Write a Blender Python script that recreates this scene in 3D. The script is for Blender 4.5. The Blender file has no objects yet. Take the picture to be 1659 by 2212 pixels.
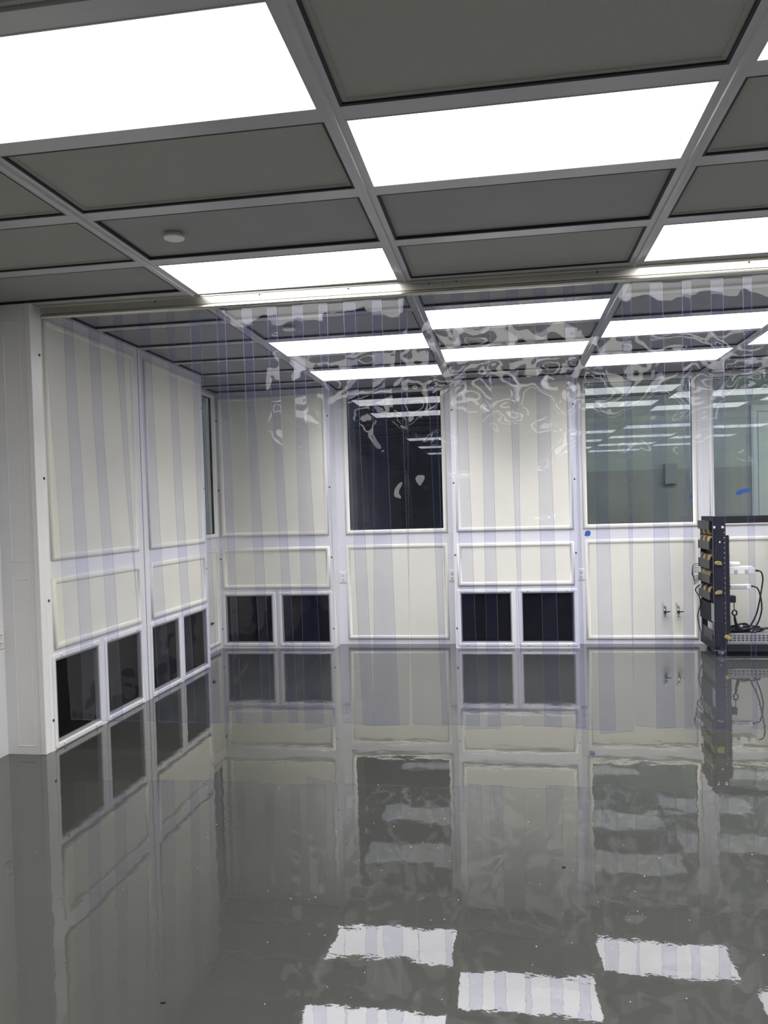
import bpy, math, random
from mathutils import Vector, Matrix
random.seed(7)

# ------------------------------------------------------------------ camera
scene = bpy.context.scene
COL = scene.collection
CAM_X, CAM_H = 0.5165, 1.385
cam_d = bpy.data.cameras.new('camera')
cam_d.sensor_fit = 'VERTICAL'
cam_d.sensor_height = 36.0
cam_d.sensor_width = 27.0
cam_d.lens = 1705.08 / 2212.0 * 36.0
cam_d.shift_x = 6.97 / 2212.0
cam_d.shift_y = 44.75 / 2212.0
cam_d.clip_start = 0.05
cam_o = bpy.data.objects.new('camera', cam_d)
COL.objects.link(cam_o)
R_ = Vector((0.987418, 0.155733, -0.027443))
U_ = Vector((0.022853, 0.031188, 0.999252))
F_ = Vector((-0.156472, 0.987307, -0.027237))
mw = Matrix(((R_.x, U_.x, -F_.x, CAM_X), (R_.y, U_.y, -F_.y, 0.0), (R_.z, U_.z, -F_.z, CAM_H), (0, 0, 0, 1)))
cam_o.matrix_world = mw
scene.camera = cam_o

# ------------------------------------------------------------------ world, exposure
world = bpy.data.worlds.new('world')
scene.world = world
world.use_nodes = True
world.node_tree.nodes['Background'].inputs[0].default_value = (0.02, 0.02, 0.022, 1)
world.node_tree.nodes['Background'].inputs[1].default_value = 1.0
scene.view_settings.view_transform = 'Standard'
scene.view_settings.look = 'None'
scene.view_settings.gamma = 1.0
scene.view_settings.use_curve_mapping = False
scene.view_settings.exposure = 0.08
scene.cycles.transparent_max_bounces = 40
scene.cycles.max_bounces = 8
scene.cycles.use_light_tree = False
scene.cycles.diffuse_bounces = 4
scene.cycles.glossy_bounces = 4
LIGHT_L = 4.5            # radiance of the ceiling light diffusers
LAMP_W = 15.0            # added downward fill lamp under each ceiling light, watts
SIDE_ROOM_L = 26.0        # dim lamps of the rooms beyond the glass

# ------------------------------------------------------------------ materials
MATS = {}


def new_mat(name):
    m = bpy.data.materials.new(name)
    m.use_nodes = True
    MATS[name] = m
    return m, m.node_tree.nodes, m.node_tree.links


def pbsdf(name, col, rough=0.5, metal=0.0, spec=0.5, var=0.0, var_scale=6.0, bump=0.0, bump_scale=60.0, bump_dist=0.002, coat=0.0, ior=1.5):
    m, n, l = new_mat(name)
    b = n['Principled BSDF']
    b.inputs['Base Color'].default_value = (*col, 1)
    b.inputs['Roughness'].default_value = rough
    b.inputs['Metallic'].default_value = metal
    b.inputs['Specular IOR Level'].default_value = spec
    b.inputs['IOR'].default_value = ior
    b.inputs['Coat Weight'].default_value = coat
    if var or bump:
        tc = n.new('ShaderNodeTexCoord')
    if var:
        nz = n.new('ShaderNodeTexNoise')
        nz.inputs['Scale'].default_value = var_scale
        nz.inputs['Detail'].default_value = 4
        l.new(tc.outputs['Object'], nz.inputs['Vector'])
        mr = n.new('ShaderNodeMapRange')
        mr.inputs[1].default_value = 0.3
        mr.inputs[2].default_value = 0.7
        mr.inputs[3].default_value = 1 - var
        mr.inputs[4].default_value = 1 + var
        l.new(nz.outputs['Fac'], mr.inputs[0])
        mx = n.new('ShaderNodeVectorMath')
        mx.operation = 'SCALE'
        mx.inputs[0].default_value = col
        l.new(mr.outputs[0], mx.inputs['Scale'])
        l.new(mx.outputs[0], b.inputs['Base Color'])
    if bump:
        nb = n.new('ShaderNodeTexNoise')
        nb.inputs['Scale'].default_value = bump_scale
        nb.inputs['Detail'].default_value = 2
        l.new(tc.outputs['Object'], nb.inputs['Vector'])
        bp = n.new('ShaderNodeBump')
        bp.inputs['Strength'].default_value = bump
        bp.inputs['Distance'].default_value = bump_dist
        l.new(nb.outputs['Fac'], bp.inputs['Height'])
        l.new(bp.outputs[0], b.inputs['Normal'])
    return m


WHITE = pbsdf('white_enamel', (0.78, 0.78, 0.81), 0.25, spec=0.5, var=0.015, bump=0.15, bump_scale=9, bump_dist=0.004)
CREAM = pbsdf('cream_panel', (0.80, 0.785, 0.69), 0.55, spec=0.3, var=0.03, var_scale=3.0)
MOULD = pbsdf('cream_moulding', (0.84, 0.83, 0.76), 0.35, spec=0.4, var=0.015)
SHADE = pbsdf('plain_wall', (0.78, 0.78, 0.78), 0.5, var=0.02)
BEAM = pbsdf('ceiling_grid_paint', (0.49, 0.49, 0.515), 0.22, spec=0.5, var=0.03, bump=0.1, bump_scale=14, bump_dist=0.004)
TILE = pbsdf('ceiling_tile_paint', (0.32, 0.32, 0.322), 0.55, spec=0.25, var=0.02)
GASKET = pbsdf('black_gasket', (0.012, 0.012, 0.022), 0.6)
BLACK = pbsdf('grille_black', (0.003, 0.003, 0.004), 0.6, spec=0.1, var=0.3, var_scale=20)
LIPGREY = pbsdf('grille_lip_grey', (0.28, 0.28, 0.28), 0.45)
SCREWM = pbsdf('dark_screw', (0.08, 0.08, 0.09), 0.35, metal=0.6)
ALU = pbsdf('aluminium_rail', (0.56, 0.55, 0.51), 0.3, metal=1.0, var=0.04, var_scale=3)
OUTLET = pbsdf('outlet_plastic', (0.78, 0.78, 0.77), 0.35)
SLOT = pbsdf('outlet_slot', (0.03, 0.03, 0.03), 0.6)
TAPE = pbsdf('blue_tape', (0.035, 0.12, 0.45), 0.6, var=0.15, var_scale=60)
STEEL = pbsdf('valve_steel', (0.55, 0.55, 0.55), 0.28, metal=1.0)
BLKPL = pbsdf('black_plastic', (0.008, 0.009, 0.010), 0.6, spec=0.15)
RACKB = pbsdf('rack_black', (0.015, 0.015, 0.018), 0.55, spec=0.3, var=0.1, var_scale=15)
RACKG = pbsdf('rack_grey_cover', (0.075, 0.074, 0.071), 0.6, spec=0.3, var=0.06, var_scale=20)
TRAYG = pbsdf('tray_grey', (0.27, 0.27, 0.27), 0.5)
YEL = pbsdf('yellow_cable', (0.43, 0.32, 0.08), 0.45)
VIO = pbsdf('violet_cable', (0.05, 0.04, 0.10), 0.45)
ADAPT = pbsdf('adapter_white', (0.75, 0.75, 0.73), 0.35)
ADAPG = pbsdf('adapter_grey', (0.42, 0.42, 0.42), 0.4)
CABLE = pbsdf('cable_black', (0.008, 0.008, 0.009), 0.4)
RUBBER = pbsdf('caster_grey', (0.16, 0.16, 0.17), 0.4)
FARWALL = pbsdf('far_wall_dark', (0.10, 0.10, 0.105), 0.6, var=0.1)
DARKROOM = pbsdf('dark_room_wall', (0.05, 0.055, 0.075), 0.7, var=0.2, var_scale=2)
SIDEROOM = pbsdf('side_room_wall', (0.42, 0.435, 0.405), 0.6, var=0.08, var_scale=1.2)
WAINSCOT = pbsdf('side_room_wainscot', (0.33, 0.32, 0.29), 0.55, var=0.12, var_scale=3)
SIDETRIM = pbsdf('side_room_trim', (0.6, 0.62, 0.6), 0.5)
LADRED = pbsdf('ladder_maroon', (0.06, 0.012, 0.015), 0.5)
SCRAP = pbsdf('paper_scrap', (0.20, 0.20, 0.19), 0.8, var=0.15, var_scale=25)
DEBRIS = pbsdf('black_debris', (0.01, 0.01, 0.01), 0.5)
FLECK = pbsdf('pale_fleck', (0.7, 0.7, 0.68), 0.6)


def filter_mat():
    m, n, l = new_mat('filter_mesh')
    b = n['Principled BSDF']
    b.inputs['Roughness'].default_value = 0.6
    b.inputs['Specular IOR Level'].default_value = 0.3
    tc = n.new('ShaderNodeTexCoord')
    mp = n.new('ShaderNodeMapping')
    mp.inputs['Rotation'].default_value = (0, 0, math.radians(45))
    l.new(tc.outputs['Object'], mp.inputs['Vector'])
    ck = n.new('ShaderNodeTexVoronoi')
    ck.inputs['Scale'].default_value = 130
    ck.inputs['Randomness'].default_value = 0.0
    l.new(mp.outputs[0], ck.inputs['Vector'])
    mr = n.new('ShaderNodeMapRange')
    mr.inputs[1].default_value = 0.28
    mr.inputs[2].default_value = 0.42
    l.new(ck.outputs['Distance'], mr.inputs[0])
    mx = n.new('ShaderNodeMix')
    mx.data_type = 'RGBA'
    mx.inputs[6].default_value = (0.28, 0.28, 0.262, 1)
    mx.inputs[7].default_value = (0.385, 0.385, 0.362, 1)
    l.new(mr.outputs[0], mx.inputs[0])
    l.new(mx.outputs[2], b.inputs['Base Color'])
    bp = n.new('ShaderNodeBump')
    bp.inputs['Strength'].default_value = 0.5
    bp.inputs['Distance'].default_value = 0.0015
    l.new(mr.outputs[0], bp.inputs['Height'])
    l.new(bp.outputs[0], b.inputs['Normal'])
    return m


FILTER = filter_mat()


def emit_mat(name, col, strength):
    m, n, l = new_mat(name)
    n.clear()
    e = n.new('ShaderNodeEmission')
    e.inputs[0].default_value = (*col, 1)
    e.inputs[1].default_value = strength
    o = n.new('ShaderNodeOutputMaterial')
    l.new(e.outputs[0], o.inputs[0])
    return m


GLOW = emit_mat('lit_diffuser', (1.0, 0.98, 0.935), LIGHT_L)
GLOW.cycles.emission_sampling = 'FRONT'
SIDEGLOW = emit_mat('side_room_lamp', (0.95, 1.0, 0.97), SIDE_ROOM_L)


def floor_mat():
    m, n, l = new_mat('grey_epoxy')
    b = n['Principled BSDF']
    b.inputs['Roughness'].default_value = 0.015
    b.inputs['IOR'].default_value = 1.62
    tc = n.new('ShaderNodeTexCoord')
    nz = n.new('ShaderNodeTexNoise')
    nz.inputs['Scale'].default_value = 1.3
    nz.inputs['Detail'].default_value = 5
    l.new(tc.outputs['Object'], nz.inputs['Vector'])
    cr = n.new('ShaderNodeMapRange')
    cr.inputs[1].default_value = 0.3
    cr.inputs[2].default_value = 0.7
    cr.inputs[3].default_value = 0.92
    cr.inputs[4].default_value = 1.08
    l.new(nz.outputs['Fac'], cr.inputs[0])
    mx = n.new('ShaderNodeVectorMath')
    mx.operation = 'SCALE'
    mx.inputs[0].default_value = (0.041, 0.0425, 0.040)
    l.new(cr.outputs[0], mx.inputs['Scale'])
    l.new(mx.outputs[0], b.inputs['Base Color'])
    n1 = n.new('ShaderNodeTexNoise')
    n1.inputs['Scale'].default_value = 7
    n1.inputs['Detail'].default_value = 1
    l.new(tc.outputs['Object'], n1.inputs['Vector'])
    n2 = n.new('ShaderNodeTexNoise')
    n2.inputs['Scale'].default_value = 34
    n2.inputs['Detail'].default_value = 2
    l.new(tc.outputs['Object'], n2.inputs['Vector'])
    b1 = n.new('ShaderNodeBump')
    b1.inputs['Strength'].default_value = 1
    b1.inputs['Distance'].default_value = 0.0005
    l.new(n1.outputs['Fac'], b1.inputs['Height'])
    b2 = n.new('ShaderNodeBump')
    b2.inputs['Strength'].default_value = 1
    b2.inputs['Distance'].default_value = 0.00007
    l.new(n2.outputs['Fac'], b2.inputs['Height'])
    l.new(b1.outputs[0], b2.inputs['Normal'])
    l.new(b2.outputs[0], b.inputs['Normal'])
    return m


EPOXY = floor_mat()


def sheet_mat(name, tint, r0, haze, haze_col, rough, bumps):
    """thin clear sheet: tinted transmission, Fresnel-like mirror, a little scatter"""
    m, n, l = new_mat(name)
    n.clear()
    out = n.new('ShaderNodeOutputMaterial')
    tr = n.new('ShaderNodeBsdfTransparent')
    tr.inputs[0].default_value = (*tint, 1)
    df = n.new('ShaderNodeBsdfDiffuse')
    df.inputs[0].default_value = (*haze_col, 1)
    mh = n.new('ShaderNodeMixShader')
    mh.inputs[0].default_value = haze
    l.new(tr.outputs[0], mh.inputs[1])
    l.new(df.outputs[0], mh.inputs[2])
    gl = n.new('ShaderNodeBsdfGlossy')
    gl.inputs['Color'].default_value = (1, 1, 1, 1)
    gl.inputs['Roughness'].default_value = rough
    lw = n.new('ShaderNodeLayerWeight')
    lw.inputs['Blend'].default_value = 0.5
    pw = n.new('ShaderNodeMath')
    pw.operation = 'POWER'
    pw.inputs[1].default_value = 5.0
    l.new(lw.outputs['Facing'], pw.inputs[0])
    ma = n.new('ShaderNodeMath')
    ma.operation = 'MULTIPLY_ADD'
    ma.inputs[1].default_value = 0.9
    ma.inputs[2].default_value = r0
    l.new(pw.outputs[0], ma.inputs[0])
    mg = n.new('ShaderNodeMixShader')
    l.new(ma.outputs[0], mg.inputs[0])
    l.new(mh.outputs[0], mg.inputs[1])
    l.new(gl.outputs[0], mg.inputs[2])
    l.new(mg.outputs[0], out.inputs[0])
    prev = None
    if bumps:
        tc = n.new('ShaderNodeTexCoord')
        for sx, sz, dist, det, distort in bumps:
            mp = n.new('ShaderNodeMapping')
            mp.inputs['Scale'].default_value = (sx, sx, sz)
            l.new(tc.outputs['Object'], mp.inputs['Vector'])
            nz = n.new('ShaderNodeTexNoise')
            nz.inputs['Scale'].default_value = 1.0
            nz.inputs['Detail'].default_value = det
            nz.inputs['Distortion'].default_value = distort
            l.new(mp.outputs[0], nz.inputs['Vector'])
            bp = n.new('ShaderNodeBump')
            bp.inputs['Strength'].default_value = 1.0
            bp.inputs['Distance'].default_value = dist
            l.new(nz.outputs['Fac'], bp.inputs['Height'])
            if prev is not None:
                l.new(prev.outputs[0], bp.inputs['Normal'])
            prev = bp
        l.new(prev.outputs[0], gl.inputs['Normal'])
    return m


VINYL = sheet_mat('clear_vinyl', (0.864, 0.874, 0.957), 0.037, 0.009, (0.36, 0.42, 0.95), 0.02,
                  [(4.6, 4.2, 0.013, 0.5, 0.8), (15.0, 13.0, 0.0006, 0.0, 0.3)])
VEDGE = sheet_mat('vinyl_cut_edge', (0.60, 0.61, 0.82), 0.06, 0.12, (0.6, 0.64, 0.9), 0.2, [])
GLASS = sheet_mat('window_glass', (0.82, 0.855, 0.83), 0.075, 0.010, (0.6, 0.65, 0.65), 0.01, [])

# ------------------------------------------------------------------ mesh helpers


class MB:
    def __init__(self):
        self.v, self.f, self.mi = [], [], []
        self.cur = 0

    def add(self, vs, fs):
        o = len(self.v)
        self.v += [tuple(p) for p in vs]
        self.f += [tuple(i + o for i in f) for f in fs]
        self.mi += [self.cur] * len(fs)
        return self

    def box(self, x0, x1, y0, y1, z0, z1):
        vs = [(x, y, z) for z in (z0, z1) for y in (y0, y1) for x in (x0, x1)]
        return self.add(vs, [(0, 2, 3, 1), (4, 5, 7, 6), (0, 1, 5, 4), (2, 6, 7, 3), (0, 4, 6, 2), (1, 3, 7, 5)])

    def pbox(self, P, u0, u1, v0, v1, w0, w1):
        vs = [P(u, v, w) for w in (w0, w1) for v in (v0, v1) for u in (u0, u1)]
        return self.add(vs, [(0, 2, 3, 1), (4, 5, 7, 6), (0, 1, 5, 4), (2, 6, 7, 3), (0, 4, 6, 2), (1, 3, 7, 5)])

    def ring(self, P, u0, u1, v0, v1, prof):
        vs = []
        for a, w in prof:
            vs += [P(u0 + a, v0 + a, w), P(u1 - a, v0 + a, w), P(u1 - a, v1 - a, w), P(u0 + a, v1 - a, w)]
        fs = []
        for k in range(len(prof) - 1):
            for i in range(4):
                j = (i + 1) % 4
                fs.append((k * 4 + i, k * 4 + j, k * 4 + 4 + j, k * 4 + 4 + i))
        return self.add(vs, fs)

    def tube(self, pts, r, n=8, closed=False):
        pts = [Vector(p) for p in pts]
        vs, fs = [], []
        N = len(pts)
        up = Vector((0.13, 0.27, 0.95)).normalized()
        for i, p in enumerate(pts):
            a = pts[(i - 1) % N] if (closed or i > 0) else p
            b = pts[(i + 1) % N] if (closed or i < N - 1) else p
            t = (b - a).normalized()
            s = t.cross(up)
            if s.length < 1e-3:
                s = t.cross(Vector((1, 0, 0)))
            s.normalize()
            w = s.cross(t).normalized()
            rr = r[i] if isinstance(r, (list, tuple)) else r
            for k in range(n):
                an = 2 * math.pi * k / n
                vs.append(p + s * math.cos(an) * rr + w * math.sin(an) * rr)
        M = N if closed else N - 1
        for i in range(M):
            j = (i + 1) % N
            for k in range(n):
                k2 = (k + 1) % n
                fs.append((i * n + k, i * n + k2, j * n + k2, j * n + k))
        if not closed:
            fs.append(tuple(range(n - 1, -1, -1)))
            fs.append(tuple((N - 1) * n + k for k in range(n)))
        return self.add(vs, fs)

    def dome(self, P, u, v, w, r, hgt, n=10):
        vs, fs = [], []
        prof = [(1.0, 0.0), (0.9, 0.6), (0.55, 0.92), (0.0, 1.0)]
        for a, b in prof[:-1]:
            for k in range(n):
                an = 2 * math.pi * k / n
                vs.append(P(u + r * a * math.cos(an), v + r * a * math.sin(an), w + hgt * b))
        vs.append(P(u, v, w + hgt))
        for i in range(2):
            for k in range(n):
                k2 = (k + 1) % n
                fs.append((i * n + k, i * n + k2, (i + 1) * n + k2, (i + 1) * n + k))
        for k in range(n):
            fs.append((2 * n + k, 2 * n + (k + 1) % n, 3 * n))
        return self.add(vs, fs)

    def poly(self, P, pts, w0, w1):
        n = len(pts)
        vs = [P(u, v, w0) for u, v in pts] + [P(u, v, w1) for u, v in pts]
        fs = [tuple(range(n - 1, -1, -1)), tuple(range(n, 2 * n))]
        fs += [(i, (i + 1) % n, n + (i + 1) % n, n + i) for i in range(n)]
        return self.add(vs, fs)

    def holes(self, P, u0, u1, v0, v1, w0, w1, hs):
        """slab with rectangular openings"""
        us = sorted({u0, u1, *[h[0] for h in hs], *[h[1] for h in hs]})
        vv = sorted({v0, v1, *[h[2] for h in hs], *[h[3] for h in hs]})
        for i in range(len(us) - 1):
            for j in range(len(vv) - 1):
                cu, cv = (us[i] + us[i + 1]) / 2, (vv[j] + vv[j + 1]) / 2
                if any(h[0] < cu < h[1] and h[2] < cv < h[3] for h in hs):
                    continue
                self.pbox(P, us[i], us[i + 1], vv[j], vv[j + 1], w0, w1)
        return self

    def build(self, name, mat, parent=None, smooth=False, mats=None, bevel=0.0):
        me = bpy.data.meshes.new(name)
        me.from_pydata(self.v, [], self.f)
        for mm in (mats or [mat]):
            me.materials.append(mm)
        if mats:
            me.polygons.foreach_set('material_index', self.mi)
        if smooth:
            me.polygons.foreach_set('use_smooth', [True] * len(me.polygons))
        me.update()
        o = bpy.data.objects.new(name, me)
        COL.objects.link(o)
        if parent is not None:
            o.parent = parent
        if bevel:
            md = o.modifiers.new('bevel', 'BEVEL')
            md.width = bevel
            md.segments = 2
            md.limit_method = 'ANGLE'
        return o


def tag(o, label=None, cat=None, group=None, kind=None):
    if label:
        o['label'] = label
    if cat:
        o['category'] = cat
    if group:
        o['group'] = group
    if kind:
        o['kind'] = kind
    return o


def empty(name, loc=(0, 0, 0)):
    o = bpy.data.objects.new(name, None)
    o.location = loc
    o.empty_display_size = 0.1
    COL.objects.link(o)
    return o


class At:
    """build parts in world coordinates under an Empty that stands at loc"""

    def __init__(self, name, loc):
        self.root = empty(name, loc)
        self.loc = Vector(loc)

    def part(self, mb, name, mat, parent=None, smooth=False, mats=None, bevel=0.0):
        if parent is None:
            mb.v = [tuple(Vector(p) - self.loc) for p in mb.v]
            return mb.build(name, mat, self.root, smooth, mats, bevel)
        mb.v = [tuple(Vector(p) - self.loc) for p in mb.v]
        return mb.build(name, mat, parent, smooth, mats, bevel)


def spline(pts, n=8):
    pts = [Vector(p) for p in pts]
    out = []
    for i in range(len(pts) - 1):
        p0, p1, p2, p3 = pts[max(i - 1, 0)], pts[i], pts[i + 1], pts[min(i + 2, len(pts) - 1)]
        for k in range(n):
            t = k / n
            out.append(0.5 * ((2 * p1) + (-p0 + p2) * t + (2 * p0 - 5 * p1 + 4 * p2 - p3) * t * t + (-p0 + 3 * p1 - 3 * p2 + p3) * t ** 3))
    out.append(pts[-1])
    return out


# ------------------------------------------------------------------ dimensions
CEIL = 2.649
XL, XR = -2.44, 6.10           # left and right walls
YB = 8.10                      # back wall
YF = -6.23                     # wall behind the camera
PX = 1.22                      # grid pitch across
Y0, PY = 4.366, 0.6232         # grid line over the curtain, grid pitch in depth
CD = 0.245                     # depth of the return-air chases
XC = -2.19                     # face of the chase on the left wall
LC0, LC1 = 4.26, 6.88          # chase on the left wall, from .. to
YCH = YB - CD                  # face of the chases on the back wall
CH1 = (XL, -1.225)
CH3 = (0.0, 1.203)
CH6 = (3.66, 4.863)


def PBACK(yp):
    return lambda u, v, w: (u, yp - w, v)


def PLEFT(xp):
    return lambda u, v, w: (xp + w, u, v)


# ------------------------------------------------------------------ floor
fl = MB().box(XL - 0.1, XR + 0.1, YF - 0.1, YB + 0.1, -0.12, 0.0).build('floor', EPOXY)
tag(fl, 'mirror-glossy grey epoxy floor reflecting walls and lights', 'floor', kind='structure')

# ------------------------------------------------------------------ ceiling
LIGHTS = {(1, -4), (1, -1), (1, 2), (1, 4), (2, -3), (2, 1), (2, 3), (3, -4), (3, -1), (3, 2), (3, 4),
          (4, -3), (4, 1), (4, 3), (5, -4), (5, -1), (5, 2), (5, 4),
          (2, -6), (1, -7), (3, -7), (4, -6), (5, -7), (2, -9), (4, -9), (1, -10), (3, -10), (5, -10), (2, -12), (4, -12)}
FILTERS = {(2, -4), (2, -1), (1, -3), (3, -3), (3, -2), (0, -2), (0, -3), (4, -2), (0, -4), (1, -5), (3, -5), (2, -5)}
WXB, WYB = 0.035, 0.042

ceil = empty('ceiling', (0, 0, CEIL))
tag(ceil, 'grey modular cleanroom ceiling grid of filter tiles', 'ceiling', kind='structure')


def cpart(mb, name, mat, parent=None, **k):
    mb.v = [(x, y, z - CEIL) for x, y, z in mb.v]
    return mb.build(name, mat, parent or ceil, **k)


cpart(MB().box(XL - 0.1, XR + 0.1, YF - 0.1, YB + 0.1, CEIL + 0.05, CEIL + 0.12), 'ceiling_deck', GASKET)
RMIN = -6
# main beams, running away from the camera, each with a centre ridge
for c in range(1, 7):
    x = XL + c * PX
    mb = MB()
    y1 = YB
    if c in (2,):
        y1 = YB
    prof = [(-WXB, 0.05), (-WXB, 0.0), (-0.011, -0.001), (-0.0075, -0.009), (0.0075, -0.009), (0.011, -0.001), (WXB, 0.0), (WXB, 0.05)]
    vs = [(x + a, yy, CEIL + b) for yy in (YF, y1) for a, b in prof]
    n = len(prof)
    mb.add(vs, [(i, i + 1, n + i + 1, n + i) for i in range(n - 1)])
    cpart(mb, 'main_beam', BEAM)
# perimeter wall angles
mb = MB()
mb.box(XL, XL + 0.03, YF, LC0, CEIL, CEIL + 0.05)
mb.box(XC, XC + 0.03, LC0, LC1, CEIL, CEIL + 0.05)
mb.box(XL, XL + 0.03, LC1, YCH, CEIL, CEIL + 0.05)
for a, b in (CH1, CH3, CH6):
    mb.box(a, b, YCH - 0.035, YCH, CEIL, CEIL + 0.05)
for a, b in ((CH1[1], CH3[0]), (CH3[1], CH6[0]), (CH6[1], XR)):
    mb.box(a, b, YB - 0.035, YB, CEIL, CEIL + 0.05)
cpart(mb, 'wall_angle', BEAM)
# ceiling behind the camera: one plain field between the lights there
yb_field = Y0 + RMIN * PY
mbf = MB()
for r in range(-17, RMIN):
    for c in range(7):
        if (c, r) in LIGHTS:
            continue
        x0, x1 = XL + c * PX + WXB, XL + (c + 1) * PX - WXB
        mbf.box(x0, x1, Y0 + r * PY, Y0 + (r + 1) * PY, CEIL + 0.006, CEIL + 0.02)
cpart(mbf, 'ceiling_field', TILE)

LIGHT_LABEL = {
    (1, -4): 'big lit ceiling panel filling the upper left corner of the photo',
    (2, -3): 'lit ceiling panel at upper centre right, largest after the corner one',
    (1, -1): 'lit ceiling panel just left of centre right before the curtain rail',
    (3, -1): 'lit ceiling panel at the right edge right before the curtain rail',
    (3, -4): 'sliver of a lit ceiling panel at the upper right photo edge',
    (1, 2): 'lit ceiling panel behind the curtain, upper of the two above the dark window',
    (1, 4): 'lit ceiling panel behind the curtain nearest the dark window',
    (2, 1): 'lit ceiling panel behind the curtain just under the rail at centre',
    (2, 3): 'lit ceiling panel behind the curtain, lower of the two at centre',
    (3, 2): 'lit ceiling panel behind the curtain on the right, upper of two',
    (3, 4): 'lit ceiling panel behind the curtain on the right, lower of two',
    (4, 3): 'lit ceiling panel behind the curtain cut by the right photo edge',
}


def cell_rect(c, r):
    x0, x1 = XL + c * PX + WXB, XL + (c + 1) * PX - WXB
    y0, y1 = Y0 + r * PY + WYB, Y0 + (r + 1) * PY - WYB
    if c == 0:
        x0 = (XC if y0 > LC0 - 0.15 and y0 < LC1 - 0.1 else XL) + 0.03
    if c == 0 and r == -1:
        y1 = LC0 - 0.006
    if c == 6:
        x1 = XR - 0.03
    if r == 5:
        y1 = YB - 0.035
        if c in (0, 2, 5):
            y1 = YCH - 0.035
    return x0, x1, y0, y1


for c in range(7):
    for r in range(-17, 6):
        x0, x1, y0, y1 = cell_rect(c, r)
        lit = (c, r) in LIGHTS
        if r < RMIN and not lit:
            continue
        # the cross beam on the far side of the cell
        if r >= RMIN and r < 5:
            ya = y1 if (c, r) == (0, -1) else Y0 + (r + 1) * PY - WYB
            cpart(MB().box(x0, x1, ya, Y0 + (r + 1) * PY + WYB, CEIL + 0.001, CEIL + 0.05), 'cross_beam', BEAM)
        if lit:
            L = At('ceiling_light', ((x0 + x1) / 2, (y0 + y1) / 2, CEIL))
            tag(L.root, LIGHT_LABEL.get((c, r), 'lit ceiling panel out of view, overhead or off to the side'), 'ceiling light', 'lit ceiling panels')
            PC = lambda u, v, w: (u, v, CEIL - w)
            L.part(MB().ring(PC, x0, x1, y0, y1, [(0, -0.02), (0.0, 0.001), (0.005, 0.001), (0.006, -0.004)]), 'frame', BEAM)
            xa, xb, ya, yb = x0 + 0.005, x1 - 0.005, y0 + 0.005, y1 - 0.005
            df = MB().box(xa, xb, ya, yb, CEIL + 0.0015, CEIL + 0.02)     # sheet body
            df.cur = 1
            df.add([(xa, ya, CEIL + 0.001), (xa, yb, CEIL + 0.001), (xb, yb, CEIL + 0.001), (xb, ya, CEIL + 0.001)], [(0, 1, 2, 3)])   # lit face
            L.part(df, 'diffuser', None, mats=[OUTLET, GLOW])
            la = bpy.data.lights.new('added_down_lamp', 'AREA')  # extra lamp added below the lit panel to brighten floor and lower walls
            la.shape = 'RECTANGLE'
            la.size, la.size_y = x1 - x0 - 0.02, y1 - y0 - 0.02
            la.energy = LAMP_W
            la.color = (1.0, 0.98, 0.935)
            la.spread = math.radians(120)
            lo = bpy.data.objects.new('added_down_lamp', la)
            COL.objects.link(lo)
            lo.parent = L.root
            lo.location = (0, 0, -0.002)
        else:
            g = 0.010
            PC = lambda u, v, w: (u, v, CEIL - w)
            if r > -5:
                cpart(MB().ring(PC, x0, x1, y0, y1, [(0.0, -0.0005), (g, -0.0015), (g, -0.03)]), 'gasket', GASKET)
            fm = (c, r) in FILTERS
            t = MB()
            t.box(x0 + g, x1 - g, y0 + g, y1 - g, CEIL + 0.014, CEIL + 0.026)
            if fm:
                t.ring(PC, x0 + g, x1 - g, y0 + g, y1 - g, [(0.0, -0.014), (0.0, -0.0085), (0.014, -0.0085), (0.016, -0.014)])
            cpart(t, 'filter_tile' if fm else 'ceiling_tile', FILTER if fm else TILE)

# flat round sprinkler covers
for (x, y), lab in (((-0.93, 3.41), 'flat round white sprinkler cover on the ceiling before the curtain'),
                    ((-0.91, 5.26), 'flat round sprinkler cover on the ceiling seen through the curtain')):
    s = At('sprinkler_cover', (x, y, CEIL + 0.01))
    tag(s.root, lab, 'sprinkler cover', 'round ceiling sprinkler covers')
    for nm, rr, za, zb, mt in (('cover_plate', 0.046, -0.022, -0.014, OUTLET), ('collar', 0.034, -0.014, 0.002, BEAM)):
        n = 28
        vs = [(x + rr * k * math.cos(2 * math.pi * i / n), y + rr * k * math.sin(2 * math.pi * i / n), CEIL + 0.01 + z)
              for k, z in ((0.96, za), (1.0, za + 0.002), (1.0, zb)) for i in range(n)]
        fs = [tuple(range(n))]
        for j in range(2):
            fs += [(j * n + i, j * n + (i + 1) % n, (j + 1) * n + (i + 1) % n, (j + 1) * n + i) for i in range(n)]
        s.part(MB().add(vs, fs), nm, mt)

# ------------------------------------------------------------------ walls
BEAD = [(0.0, 0.0), (0.001, 0.008), (0.008, 0.015), (0.018, 0.018), (0.028, 0.016), (0.036, 0.009), (0.040, 0.004), (0.041, -0.002)]


def panel_set(P, u0, u1, v0, v1, parent, ox=0.0):
    """moulded wall panel: cream board inside a rounded bead"""
    MB().pbox(P, u0 + 0.02, u1 - 0.02, v0 + 0.02, v1 - 0.02, 0.0005, 0.003).build('wall_panel', CREAM, parent)
    MB().ring(P, u0, u1, v0, v1, BEAD).build('panel_moulding', MOULD, parent, smooth=True)


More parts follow.
